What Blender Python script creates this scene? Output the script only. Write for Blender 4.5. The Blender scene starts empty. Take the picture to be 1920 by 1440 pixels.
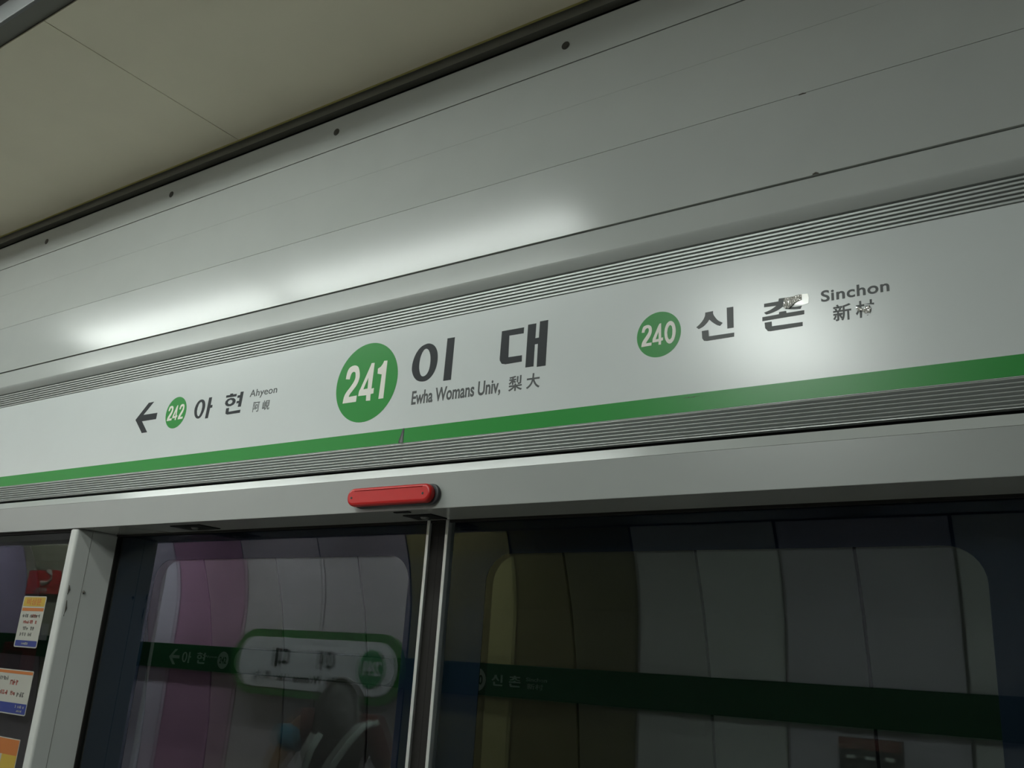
import bpy, bmesh, math, random
from mathutils import Vector, Matrix

random.seed(7)
S = bpy.context.scene
COL = S.collection

# ------------------------------------------------------------------ camera
cam = bpy.data.objects.new('camera', bpy.data.cameras.new('camera'))
COL.objects.link(cam)
cam.data.sensor_width = 36.0
cam.data.lens = 32.229
cam.data.clip_start = 0.02
r_ = Vector((0.82323493, 0.56407312, 0.06407627))
u_ = Vector((0.11817016, -0.28066344, 0.95250399))
f_ = Vector((-0.55526576, 0.77656265, 0.29770856))
cam.matrix_world = Matrix(((r_.x, u_.x, -f_.x, 0.0), (r_.y, u_.y, -f_.y, -1.2), (r_.z, u_.z, -f_.z, 1.75), (0, 0, 0, 1)))
S.camera = cam

# ------------------------------------------------------------------ world, exposure
w = bpy.data.worlds.new('station_air')
S.world = w
w.use_nodes = True
w.node_tree.nodes['Background'].inputs[0].default_value = (0.55, 0.6, 0.58, 1)
w.node_tree.nodes['Background'].inputs[1].default_value = 0.05
vs = S.view_settings
vs.view_transform = 'Standard'
vs.look = 'None'
vs.exposure = 0.0
vs.gamma = 1.0
vs.use_curve_mapping = False

LAMP_ROW = 26.0        # radiance of the diffusers nearest the doors
LAMP_FILL = 33.0  # added fill lamps along the platform wall
LAMP_GLOW = 40.0
TUNNEL_FILL = 2.2  # added fill lamps on the track side
LAMP_COL = (0.93, 1.0, 0.95)

# ------------------------------------------------------------------ materials
MATS = {}
def mat(name, col, rough=0.5, metal=0.0, spec=0.5, noise=0.0, nscale=40.0, coat=0.0, bump=0.0, emit=None, estr=0.0):
    if name in MATS:
        return MATS[name]
    m = bpy.data.materials.new(name)
    m.use_nodes = True
    nt = m.node_tree
    b = nt.nodes['Principled BSDF']
    b.inputs['Base Color'].default_value = (*col, 1)
    b.inputs['Roughness'].default_value = rough
    b.inputs['Metallic'].default_value = metal
    b.inputs['Specular IOR Level'].default_value = spec
    if coat:
        b.inputs['Coat Weight'].default_value = coat
        b.inputs['Coat Roughness'].default_value = 0.08
    if noise or bump:
        tc = nt.nodes.new('ShaderNodeTexCoord')
        nz = nt.nodes.new('ShaderNodeTexNoise')
        nz.inputs['Scale'].default_value = nscale
        nz.inputs['Detail'].default_value = 4
        nt.links.new(tc.outputs['Object'], nz.inputs['Vector'])
        if noise:
            rp = nt.nodes.new('ShaderNodeValToRGB')
            rp.color_ramp.elements[0].position = 0.3
            rp.color_ramp.elements[1].position = 0.7
            rp.color_ramp.elements[0].color = (*[c * (1 - noise) for c in col], 1)
            rp.color_ramp.elements[1].color = (*[min(1, c * (1 + noise)) for c in col], 1)
            nt.links.new(nz.outputs['Fac'], rp.inputs['Fac'])
            nt.links.new(rp.outputs['Color'], b.inputs['Base Color'])
        if bump:
            bp = nt.nodes.new('ShaderNodeBump')
            bp.inputs['Strength'].default_value = bump
            bp.inputs['Distance'].default_value = 0.002
            nt.links.new(nz.outputs['Fac'], bp.inputs['Height'])
            nt.links.new(bp.outputs['Normal'], b.inputs['Normal'])
    if emit:
        b.inputs['Emission Color'].default_value = (*emit, 1)
        b.inputs['Emission Strength'].default_value = estr
    MATS[name] = m
    return m

def glass_mat(name, tint, gain):
    m = bpy.data.materials.new(name)
    m.use_nodes = True
    nt = m.node_tree
    nt.nodes.clear()
    out = nt.nodes.new('ShaderNodeOutputMaterial')
    mx = nt.nodes.new('ShaderNodeMixShader')
    tr = nt.nodes.new('ShaderNodeBsdfTransparent')
    tr.inputs[0].default_value = (*tint, 1)
    gl = nt.nodes.new('ShaderNodeBsdfGlossy')
    gl.inputs['Roughness'].default_value = 0.0
    gl.inputs['Color'].default_value = (0.92, 0.97, 1.0, 1)
    fr = nt.nodes.new('ShaderNodeFresnel')
    # same reflectance from either side of the sheet
    ge = nt.nodes.new('ShaderNodeNewGeometry')
    io = nt.nodes.new('ShaderNodeMath')
    io.operation = 'MULTIPLY_ADD'
    io.inputs[1].default_value = 1 / 1.52 - 1.52
    io.inputs[2].default_value = 1.52
    nt.links.new(ge.outputs['Backfacing'], io.inputs[0])
    nt.links.new(io.outputs[0], fr.inputs['IOR'])
    ml = nt.nodes.new('ShaderNodeMath')
    ml.operation = 'MULTIPLY'
    ml.use_clamp = True
    ml.inputs[1].default_value = gain
    nt.links.new(fr.outputs[0], ml.inputs[0])
    nt.links.new(ml.outputs[0], mx.inputs[0])
    nt.links.new(tr.outputs[0], mx.inputs[1])
    nt.links.new(gl.outputs[0], mx.inputs[2])
    nt.links.new(mx.outputs[0], out.inputs[0])
    return m

def clear_mat(name, tint):
    m = bpy.data.materials.new(name)
    m.use_nodes = True
    nt = m.node_tree
    nt.nodes.clear()
    out = nt.nodes.new('ShaderNodeOutputMaterial')
    tr = nt.nodes.new('ShaderNodeBsdfTransparent')
    tr.inputs[0].default_value = (*tint, 1)
    nt.links.new(tr.outputs[0], out.inputs[0])
    return m

PAINT = mat('pale_painted_steel', (0.415, 0.435, 0.42), 0.19, spec=0.37, noise=0.02, nscale=9, bump=0.02)
PAINT2 = mat('pale_grey_paint', (0.42, 0.435, 0.425), 0.33, noise=0.02, nscale=9)
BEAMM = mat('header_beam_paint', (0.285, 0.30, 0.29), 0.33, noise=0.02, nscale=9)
POSTM = mat('post_paint', (0.52, 0.53, 0.51), 0.36, noise=0.02, nscale=9)
SIGNW = mat('sign_white', (0.585, 0.62, 0.62), 0.25, noise=0.015, nscale=7, bump=0.05)
GREEN = mat('line_green', (0.022, 0.250, 0.042), 0.32, spec=0.3, bump=0.05, nscale=7)
INK = mat('dark_ink', (0.020, 0.024, 0.028), 0.45, spec=0.2)
INK2 = mat('grey_ink', (0.075, 0.082, 0.082), 0.42, spec=0.3)
NUM = mat('disc_white', (0.74, 0.72, 0.66), 0.4)
ALU = mat('ribbed_aluminium', (0.43, 0.45, 0.44), 0.42, metal=0.45)
ALUB = mat('bright_aluminium', (0.62, 0.64, 0.63), 0.3, metal=0.4)
UNDER = mat('underside_metal', (0.34, 0.34, 0.32), 0.18, metal=0.1)
BLACK = mat('black_gap', (0.006, 0.006, 0.006), 0.7, spec=0.2)
RUBBER = mat('black_rubber', (0.010, 0.009, 0.008), 0.6, spec=0.3)
FRIT = mat('navy_black_border', (0.008, 0.013, 0.026), 0.9, spec=0.0)
CEIL = mat('cream_ceiling_board', (0.78, 0.73, 0.58), 0.6, noise=0.03, nscale=5)
SEAM = mat('ceiling_seam', (0.20, 0.19, 0.15), 0.8)
CAULK = mat('yellowed_sealant', (0.42, 0.38, 0.13), 0.7)
CHAN = mat('dark_grey_channel', (0.16, 0.16, 0.14), 0.5)
RAILD = mat('dull_rail_grey', (0.15, 0.155, 0.155), 0.5)
RAIL = mat('rail_grey', (0.50, 0.52, 0.52), 0.35)
REDL = mat('red_plastic', (0.50, 0.012, 0.012), 0.35)
DKGREY = mat('dark_grey_plastic', (0.05, 0.05, 0.055), 0.5)
SCREW = mat('blackened_screw', (0.035, 0.033, 0.028), 0.5)
FOIL = mat('crumpled_clear_tape', (0.90, 0.89, 0.86), 0.14, metal=0.65)
TAPE = mat('smooth_white_tape', (0.85, 0.84, 0.78), 0.22, spec=0.7)
SCUFF = mat('dirty_scuff', (0.10, 0.09, 0.075), 0.8)
FLOORM = mat('platform_granite', (0.40, 0.40, 0.38), 0.35, noise=0.15, nscale=120)
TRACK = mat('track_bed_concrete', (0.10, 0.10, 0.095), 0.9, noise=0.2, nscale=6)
JOINT = mat('wall_joint', (0.012, 0.011, 0.016), 0.8)
BANDG = mat('wall_band_green', (0.004, 0.052, 0.018), 0.4)
BANDR = mat('oval_ring_green', (0.030, 0.17, 0.040), 0.45)
OVALW = mat('oval_white', (0.60, 0.64, 0.70), 0.4)
GLASS = glass_mat('door_glass_front', (0.80, 0.84, 0.82), 0.9)
GLASS2 = glass_mat('door_glass_inner', (0.80, 0.84, 0.82), 2.4)
GCLEAR = clear_mat('door_glass_body', (1, 1, 1))

# ------------------------------------------------------------------ mesh helpers
class MB:
    """collects faces, then links them as ONE mesh object"""
    def __init__(self):
        self.v = []; self.f = []; self.m = []
    def add(self, vs, fs, mi=0):
        o = len(self.v)
        self.v += [tuple(p) for p in vs]
        self.f += [tuple(i + o for i in q) for q in fs]
        self.m += [mi] * len(fs)
        return self
    def box(self, x0, x1, y0, y1, z0, z1, mi=0):
        vs = [(x0, y0, z0), (x1, y0, z0), (x1, y1, z0), (x0, y1, z0), (x0, y0, z1), (x1, y0, z1), (x1, y1, z1), (x0, y1, z1)]
        fs = [(0, 3, 2, 1), (4, 5, 6, 7), (0, 1, 5, 4), (1, 2, 6, 5), (2, 3, 7, 6), (3, 0, 4, 7)]
        return self.add(vs, fs, mi)
    def profile_x(self, pts, x0, x1, mi=0, closed=True, nx=1):
        """closed (y,z) outline swept along x"""
        n = len(pts)
        vs = []
        for k in range(nx + 1):
            x = x0 + (x1 - x0) * k / nx
            vs += [(x, y, z) for y, z in pts]
        fs = []
        for k in range(nx):
            for i in range(n if closed else n - 1):
                j = (i + 1) % n
                fs.append((k * n + i, k * n + j, (k + 1) * n + j, (k + 1) * n + i))
        if closed:
            fs.append(tuple(range(n - 1, -1, -1)))
            fs.append(tuple(nx * n + i for i in range(n)))
        return self.add(vs, fs, mi)
    def tube(self, pts, rad, seg=8, mi=0):
        pts = [Vector(p) for p in pts]
        if not isinstance(rad, (list, tuple)):
            rad = [rad] * len(pts)
        vs = []; fs = []
        for i, p in enumerate(pts):
            d = (pts[min(i + 1, len(pts) - 1)] - pts[max(i - 1, 0)]).normalized()
            a = d.cross(Vector((0, 0, 1)))
            if a.length < 1e-3:
                a = d.cross(Vector((0, 1, 0)))
            a.normalize()
            b = d.cross(a)
            for k in range(seg):
                t = 2 * math.pi * k / seg
                vs.append(p + (a * math.cos(t) + b * math.sin(t)) * rad[i])
        for i in range(len(pts) - 1):
            for k in range(seg):
                l = (k + 1) % seg
                fs.append((i * seg + k, i * seg + l, (i + 1) * seg + l, (i + 1) * seg + k))
        fs.append(tuple(range(seg - 1, -1, -1)))
        fs.append(tuple((len(pts) - 1) * seg + k for k in range(seg)))
        return self.add(vs, fs, mi)
    def build(self, name, mats, parent=None, smooth=False, bevel=0.0, bseg=2):
        me = bpy.data.meshes.new(name)
        me.from_pydata(self.v, [], self.f)
        if not isinstance(mats, (list, tuple)):
            mats = [mats]
        for m in mats:
            me.materials.append(m)
        for p, i in zip(me.polygons, self.m):
            p.material_index = i
            p.use_smooth = smooth
        bm = bmesh.new(); bm.from_mesh(me)
        bmesh.ops.recalc_face_normals(bm, faces=bm.faces)
        bm.to_mesh(me); bm.free()
        me.update()
        o = bpy.data.objects.new(name, me)
        COL.objects.link(o)
        if bevel:
            b = o.modifiers.new('bevel', 'BEVEL')
            b.width = bevel; b.segments = bseg; b.limit_method = 'ANGLE'
            b.harden_normals = False
        if parent is not None:
            put_under(o, parent)
        return o

def put_under(o, parent):
    """parent in place (parents here are only translated/rotated empties or objects at the origin)"""
    bpy.context.view_layer.update()
    o.parent = parent
    o.matrix_parent_inverse = parent.matrix_world.inverted()

def tag(o, label=None, cat=None, group=None, kind=None):
    if label: o['label'] = label
    if cat: o['category'] = cat
    if group: o['group'] = group
    if kind: o['kind'] = kind
    return o

def thing(name, loc, label, cat, group=None):
    e = bpy.data.objects.new(name, None)
    e.empty_display_size = 0.05
    COL.objects.link(e)
    e.location = loc
    bpy.context.view_layer.update()
    return tag(e, label, cat, group)

def struct(o):
    o['kind'] = 'structure'
    return o

def curve_mesh(loops, thick, bevel=0.0, bres=2):
    """flat closed outlines (holes allowed) -> mesh data, in (u,v), thickness along w, from w=0 to w=thick"""
    cu = bpy.data.curves.new('outline', 'CURVE')
    cu.dimensions = '2D'
    cu.fill_mode = 'BOTH'
    cu.extrude = max(1e-6, thick / 2 - bevel)
    cu.bevel_depth = bevel
    cu.bevel_resolution = bres
    if bevel:
        cu.offset = -bevel
    for l in loops:
        sp = cu.splines.new('POLY')
        sp.points.add(len(l) - 1)
        for p, q in zip(sp.points, l):
            p.co = (q[0], q[1], 0, 1)
        sp.use_cyclic_u = True
    o = bpy.data.objects.new('outline', cu)
    COL.objects.link(o)
    dg = bpy.context.evaluated_depsgraph_get()
    me = bpy.data.meshes.new_from_object(o.evaluated_get(dg), depsgraph=dg)
    bpy.data.objects.remove(o)
    bpy.data.curves.remove(cu)
    for v in me.vertices:
        v.co.z += thick / 2
    return me

def smooth_loop(l, sub=5, corner=50):
    n = len(l)
    out = []
    def turn(i):
        a = Vector(l[i]) - Vector(l[i - 1]); b = Vector(l[(i + 1) % n]) - Vector(l[i])
        if a.length < 1e-9 or b.length < 1e-9: return 180
        return math.degrees(a.angle(b))
    for i in range(n):
        p0, p1, p2, p3 = (Vector(l[(i + k) % n]) for k in (-1, 0, 1, 2))
        d = (p2 - p1).length
        m1 = (p2 - p0); m2 = (p3 - p1)
        m1 = m1.normalized() * d if turn(i) < corner else (p2 - p1)
        m2 = m2.normalized() * d if turn((i + 1) % n) < corner else (p2 - p1)
        for s in range(sub):
            t = s / sub
            q = p1 * (2*t**3 - 3*t**2 + 1) + m1 * (t**3 - 2*t**2 + t) + p2 * (-2*t**3 + 3*t**2) + m2 * (t**3 - t**2)
            out.append((q.x, q.y))
    return out

def stand_up(me, y, flip=False, origin=(0, 0)):
    """(u,v,w) -> wall plane: facing -y (or facing +y when flip)"""
    for v in me.vertices:
        u, vv, ww = v.co
        if flip:
            v.co = (origin[0] - u, y + ww, origin[1] + vv)
        else:
            v.co = (origin[0] + u, y - ww, origin[1] + vv)
    me.update()

def mesh_obj(name, me, m, parent=None, smooth=False):
    me.name = name
    me.materials.clear()
    me.materials.append(m)
    for p in me.polygons:
        p.use_smooth = smooth
    o = bpy.data.objects.new(name, me)
    COL.objects.link(o)
    if parent is not None:
        put_under(o, parent)
    return o

def join_mesh(meshes):
    bm = bmesh.new()
    for me in meshes:
        bm.from_mesh(me)
    out = bpy.data.meshes.new('joined')
    bm.to_mesh(out); bm.free()
    return out

def shape(name, groups, y, thick, m, parent=None, smooth_if=13, flip=False, origin=(0, 0), scale=1.0, shift=(0, 0)):
    ms = []
    for g in groups:
        loops = []
        for l in g:
            l = [((p[0] + shift[0]) * scale, (p[1] + shift[1]) * scale) for p in l]
            loops.append(smooth_loop(l) if len(l) >= smooth_if else l)
        ms.append(curve_mesh(loops, thick))
    me = join_mesh(ms)
    stand_up(me, y, flip, origin)
    return mesh_obj(name, me, m, parent)

def disc_loop(cx, cz, r, n=72):
    return [(cx + r * math.cos(2 * math.pi * k / n), cz + r * math.sin(2 * math.pi * k / n)) for k in range(n)]

def pill(x0, x1, z0, z1, n=20):
    r = (z1 - z0) / 2; zc = (z0 + z1) / 2
    out = []
    for k in range(n + 1):
        t = -math.pi / 2 + math.pi * k / n
        out.append((x1 - r + r * math.cos(t), zc + r * math.sin(t)))
    for k in range(n + 1):
        t = math.pi / 2 + math.pi * k / n
        out.append((x0 + r + r * math.cos(t), zc + r * math.sin(t)))
    return out

def round_rect(x0, x1, z0, z1, r, n=6):
    out = []
    for cx, cz, a in ((x1 - r, z0 + r, -90), (x1 - r, z1 - r, 0), (x0 + r, z1 - r, 90), (x0 + r, z0 + r, 180)):
        for k in range(n + 1):
            t = math.radians(a + 90 * k / n)
            out.append((cx + r * math.cos(t), cz + r * math.sin(t)))
    return out

def type_mesh(body, bold=0.0, spacing=1.0):
    cu = bpy.data.curves.new('type', 'FONT')
    cu.body = body
    cu.size = 1.0
    cu.space_character = spacing
    cu.offset = bold
    cu.extrude = 0.0
    cu.resolution_u = 6
    o = bpy.data.objects.new('type', cu)
    COL.objects.link(o)
    dg = bpy.context.evaluated_depsgraph_get()
    me = bpy.data.meshes.new_from_object(o.evaluated_get(dg), depsgraph=dg)
    bpy.data.objects.remove(o)
    bpy.data.curves.remove(cu)
    return me

def solidify_flat(me, thick):
    bm = bmesh.new(); bm.from_mesh(me)
    r = bmesh.ops.extrude_face_region(bm, geom=bm.faces[:])
    for v in [g for g in r['geom'] if isinstance(g, bmesh.types.BMVert)]:
        v.co.z += thick
    bmesh.ops.recalc_face_normals(bm, faces=bm.faces)
    bm.to_mesh(me); bm.free()

def lettering(name, body, box, y, thick, m, parent=None, bold=0.0, spacing=1.0, flip=False, origin=(0, 0), ref=None):
    """box = (u0,u1,v0,v1); v is fitted to the bounding box of `ref` (default the text itself)"""
    me = type_mesh(body, bold, spacing)
    xs = [v.co.x for v in me.vertices]
    if ref:
        rm = type_mesh(ref, bold)
        ys = [v.co.y for v in rm.vertices]
        bpy.data.meshes.remove(rm)
    else:
        ys = [v.co.y for v in me.vertices]
    x0, x1, y0, y1 = min(xs), max(xs), min(ys), max(ys)
    for v in me.vertices:
        v.co.x = box[0] + (v.co.x - x0) / (x1 - x0) * (box[1] - box[0])
        v.co.y = box[2] + (v.co.y - y0) / (y1 - y0) * (box[3] - box[2])
    solidify_flat(me, thick)
    stand_up(me, y, flip, origin)
    return mesh_obj(name, me, m, parent)

GLYPHS = {
  '241': [[[(-1.2535,2.2800),(-1.2502,2.2886),(-1.2441,2.2930),(-1.2359,2.2944),(-1.2290,2.2928),(-1.2242,2.2890),(-1.2201,2.2807),(-1.2179,2.2702),(-1.2197,2.2603),(-1.2242,2.2519),(-1.2327,2.2428),(-1.2391,2.2360),(-1.2409,2.2311),(-1.2197,2.2318),(-1.2199,2.2193),(-1.2554,2.2195),(-1.2537,2.2326),(-1.2492,2.2410),(-1.2406,2.2501),(-1.2322,2.2606),(-1.2292,2.2679),(-1.2294,2.2743),(-1.2311,2.2796),(-1.2356,2.2818),(-1.2403,2.2796),(-1.2430,2.2735),(-1.2442,2.2672),(-1.2546,2.2688)]],
    [[(-1.1902,2.2930),(-1.1823,2.2926),(-1.1832,2.2409),(-1.1769,2.2416),(-1.1769,2.2309),(-1.1838,2.2305),(-1.1830,2.2176),(-1.1941,2.2182),(-1.1945,2.2295),(-1.2158,2.2301),(-1.2148,2.2394),(-1.2122,2.2442),(-1.1919,2.2884)], [(-1.1944,2.2647),(-1.2045,2.2420),(-1.1932,2.2425)]],
    [[(-1.1579,2.2932),(-1.1498,2.2927),(-1.1499,2.2182),(-1.1623,2.2184),(-1.1605,2.2666),(-1.1716,2.2693),(-1.1719,2.2794),(-1.1651,2.2823),(-1.1603,2.2879)]],
    ],
  '240': [[[(-0.6166,2.2634),(-0.6119,2.2632),(-0.6111,2.2667),(-0.6092,2.2692),(-0.6064,2.2701),(-0.6047,2.2680),(-0.6046,2.2641),(-0.6062,2.2605),(-0.6099,2.2553),(-0.6143,2.2493),(-0.6161,2.2447),(-0.6167,2.2398),(-0.5996,2.2401),(-0.5992,2.2450),(-0.6091,2.2448),(-0.6077,2.2473),(-0.6038,2.2525),(-0.6010,2.2573),(-0.5994,2.2628),(-0.5997,2.2692),(-0.6018,2.2729),(-0.6053,2.2747),(-0.6098,2.2747),(-0.6138,2.2729),(-0.6157,2.2688)]],
    [[(-0.5864,2.2737),(-0.5837,2.2742),(-0.5833,2.2502),(-0.5802,2.2503),(-0.5803,2.2458),(-0.5832,2.2453),(-0.5834,2.2393),(-0.5875,2.2394),(-0.5874,2.2447),(-0.5979,2.2444),(-0.5976,2.2501),(-0.5884,2.2707)], [(-0.5879,2.2610),(-0.5927,2.2488),(-0.5875,2.2492)]],
    [[(-0.5779,2.2589),(-0.5760,2.2682),(-0.5722,2.2738),(-0.5674,2.2751),(-0.5630,2.2722),(-0.5602,2.2661),(-0.5591,2.2578),(-0.5600,2.2494),(-0.5624,2.2427),(-0.5662,2.2391),(-0.5698,2.2387),(-0.5737,2.2416),(-0.5767,2.2482)], [(-0.5734,2.2572),(-0.5724,2.2638),(-0.5702,2.2677),(-0.5680,2.2688),(-0.5656,2.2660),(-0.5646,2.2606),(-0.5647,2.2530),(-0.5660,2.2475),(-0.5684,2.2451),(-0.5704,2.2456),(-0.5724,2.2495)]],
    ],
  'ewha': [[[(-1.0866,2.2687),(-1.0855,2.2822),(-1.0798,2.2966),(-1.0699,2.3074),(-1.0574,2.3119),(-1.0481,2.3114),(-1.0383,2.3064),(-1.0309,2.2970),(-1.0274,2.2860),(-1.0270,2.2711),(-1.0308,2.2567),(-1.0386,2.2459),(-1.0488,2.2401),(-1.0607,2.2398),(-1.0713,2.2434),(-1.0797,2.2512),(-1.0846,2.2601)], [(-1.0691,2.2679),(-1.0693,2.2799),(-1.0670,2.2917),(-1.0616,2.3008),(-1.0563,2.3026),(-1.0503,2.2991),(-1.0456,2.2902),(-1.0436,2.2809),(-1.0435,2.2689),(-1.0455,2.2587),(-1.0502,2.2519),(-1.0564,2.2494),(-1.0621,2.2512),(-1.0662,2.2577)]],
    [[(-1.0079,2.3152),(-0.9909,2.3149),(-0.9916,2.2343),(-1.0091,2.2345)]],
    [[(-0.8868,2.3096),(-0.8405,2.3094),(-0.8407,2.2985),(-0.8704,2.2990),(-0.8694,2.2594),(-0.8413,2.2590),(-0.8409,2.2477),(-0.8741,2.2474),(-0.8824,2.2493),(-0.8870,2.2559),(-0.8874,2.2602)]],
    [[(-0.8325,2.3128),(-0.8158,2.3126),(-0.8161,2.2858),(-0.8089,2.2858),(-0.8086,2.3148),(-0.7921,2.3148),(-0.7925,2.2338),(-0.8098,2.2339),(-0.8102,2.2749),(-0.8164,2.2747),(-0.8164,2.2357),(-0.8328,2.2359)]],
    ],
  'sin': [[[(-0.5116,2.2793),(-0.4992,2.2796),(-0.4992,2.2756),(-0.4971,2.2710),(-0.4916,2.2636),(-0.4845,2.2585),(-0.4884,2.2542),(-0.4934,2.2565),(-0.5007,2.2623),(-0.5052,2.2670),(-0.5086,2.2627),(-0.5146,2.2576),(-0.5220,2.2545),(-0.5260,2.2579),(-0.5202,2.2623),(-0.5151,2.2680),(-0.5123,2.2736)]],
    [[(-0.4779,2.2812),(-0.4678,2.2810),(-0.4675,2.2481),(-0.4772,2.2481)]],
    [[(-0.5171,2.2506),(-0.5067,2.2506),(-0.5061,2.2405),(-0.4667,2.2402),(-0.4670,2.2339),(-0.5090,2.2336),(-0.5136,2.2346),(-0.5164,2.2389)]],
    ],
  'chon': [[[(-0.4214,2.2772),(-0.4004,2.2773),(-0.3997,2.2814),(-0.3888,2.2811),(-0.3895,2.2775),(-0.3671,2.2784),(-0.3673,2.2725),(-0.3864,2.2719),(-0.3819,2.2658),(-0.3672,2.2646),(-0.3691,2.2602),(-0.3791,2.2613),(-0.3878,2.2635),(-0.3941,2.2680),(-0.4007,2.2642),(-0.4102,2.2614),(-0.4186,2.2601),(-0.4218,2.2635),(-0.4137,2.2658),(-0.4077,2.2685),(-0.4035,2.2711),(-0.4215,2.2719)]],
    [[(-0.4243,2.2570),(-0.4002,2.2575),(-0.3996,2.2608),(-0.3896,2.2608),(-0.3891,2.2575),(-0.3640,2.2574),(-0.3642,2.2513),(-0.4244,2.2508)]],
    [[(-0.4212,2.2480),(-0.4108,2.2481),(-0.4106,2.2409),(-0.3668,2.2401),(-0.3670,2.2341),(-0.4126,2.2336),(-0.4167,2.2344),(-0.4205,2.2394)]],
    ],
  'ahyeon': [[[(-1.7180,2.2525),(-1.7178,2.2612),(-1.7137,2.2706),(-1.7062,2.2769),(-1.6974,2.2781),(-1.6902,2.2756),(-1.6851,2.2696),(-1.6826,2.2617),(-1.6833,2.2532),(-1.6869,2.2438),(-1.6925,2.2368),(-1.7000,2.2344),(-1.7081,2.2368),(-1.7145,2.2434)], [(-1.7089,2.2526),(-1.7085,2.2602),(-1.7057,2.2686),(-1.7009,2.2725),(-1.6967,2.2720),(-1.6935,2.2673),(-1.6921,2.2606),(-1.6926,2.2531),(-1.6948,2.2457),(-1.6982,2.2401),(-1.7023,2.2400),(-1.7065,2.2448)]],
    [[(-1.6733,2.2797),(-1.6631,2.2796),(-1.6638,2.2613),(-1.6571,2.2614),(-1.6569,2.2552),(-1.6641,2.2549),(-1.6660,2.2320),(-1.6758,2.2321)]],
    [[(-1.6145,2.2777),(-1.6022,2.2774),(-1.6022,2.2800),(-1.5928,2.2800),(-1.5925,2.2775),(-1.5801,2.2775),(-1.5804,2.2719),(-1.6144,2.2724)]],
    [[(-1.6148,2.2596),(-1.6137,2.2648),(-1.6077,2.2689),(-1.5970,2.2702),(-1.5874,2.2688),(-1.5809,2.2643),(-1.5804,2.2590),(-1.5847,2.2542),(-1.5941,2.2515),(-1.6036,2.2520),(-1.6113,2.2550)], [(-1.6060,2.2603),(-1.6042,2.2643),(-1.5992,2.2661),(-1.5935,2.2652),(-1.5902,2.2622),(-1.5912,2.2586),(-1.5961,2.2565),(-1.6016,2.2569)]],
    [[(-1.5678,2.2805),(-1.5582,2.2801),(-1.5600,2.2468),(-1.5700,2.2471),(-1.5692,2.2556),(-1.5765,2.2554),(-1.5762,2.2606),(-1.5688,2.2606),(-1.5686,2.2677),(-1.5763,2.2678),(-1.5764,2.2733),(-1.5684,2.2732)]],
    [[(-1.6080,2.2478),(-1.5985,2.2483),(-1.5982,2.2393),(-1.5596,2.2399),(-1.5599,2.2332),(-1.6014,2.2334),(-1.6074,2.2356),(-1.6081,2.2398)]],
    ],
  'arrow': [[[(-1.8975,2.2926),(-1.8771,2.2932),(-1.9097,2.2646),(-1.8562,2.2641),(-1.8569,2.2491),(-1.9110,2.2491),(-1.8821,2.2202),(-1.9029,2.2200),(-1.9382,2.2551)]],
    ],
}

H = 1.75
XL, XR = -6.5, 2.6          # stretch of the screen-door wall that is built

# ================================================================== SETTING
GL = 0.106                  # glass of the sliding doors
# floor of the platform and the track bed
struct(MB().box(-17, 6, -4.6, 0.30, -0.1, 0.0).build('floor', FLOORM))
struct(MB().box(-17, 6, 0.30, 5.3, -1.3, -1.2).build('floor_track', TRACK))
struct(MB().box(-17, 6, 0.20, 0.30, -1.2, -0.1).build('trim_platform_edge', TRACK))
# ceiling board above the doors, with cross seams, and the platform ceiling beyond the lamp trough
cb = MB()
seams = [-1.735 - 1.9 * k for k in range(-1, 3)]
edges = [XR + 0.2] + [s for s in seams] + [XL - 4]
for a, b in zip(edges[:-1], edges[1:]):
    cb.box(b + 0.0011, a - 0.0011, -0.494, 0.006, 2.95, 2.962)
cb.box(XL - 4, XR + 0.2, -0.494, 0.014, 2.9535, 2.99, 1)
struct(cb.build('ceiling', [CEIL, SEAM]))
struct(MB().box(-17, 6, -4.6, -1.06, 3.0, 3.06).build('ceiling_platform', CEIL))
struct(MB().box(-17, 6, -1.06, -0.494, 3.12, 3.18).build('ceiling_trough', RUBBER))
# dark shadow gap and yellowed sealant where the ceiling board meets the hood
struct(MB().box(XL - 4, XR + 0.2, 0.012, 0.030, 2.930, 2.99).build('trim_1', CHAN))
struct(MB().box(XL - 4, XR + 0.2, 0.036, 0.046, 2.88, 2.99).build('trim_6', BLACK))
struct(MB().box(XL - 4, XR + 0.2, 0.003, 0.0065, 2.9480, 2.95).build('trim_2', CAULK))
# edge of the lamp trough: dark channel, pale rail
struct(MB().box(XL - 4, XR + 0.2, -0.533, -0.494, 2.956, 2.99).build('trim_3', CHAN))
struct(MB().box(XL - 4, XR + 0.2, -0.541, -0.533, 2.947, 2.998).build('trim_4', RAILD, bevel=0.0015))
struct(MB().box(XL - 4, XR + 0.2, -0.531, -0.494, 2.998, 3.12).build('trim_7', RUBBER))
# solid wall over the track side of the header
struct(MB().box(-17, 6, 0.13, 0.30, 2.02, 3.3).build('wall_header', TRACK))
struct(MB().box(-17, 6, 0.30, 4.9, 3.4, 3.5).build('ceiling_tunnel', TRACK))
struct(MB().box(-17.1, -17, -4.7, 5.3, -1.3, 3.5).build('wall_left', PAINT2))
struct(MB().box(6, 6.1, -4.7, 5.3, -1.3, 3.5).build('wall_right', TRACK))

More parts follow.
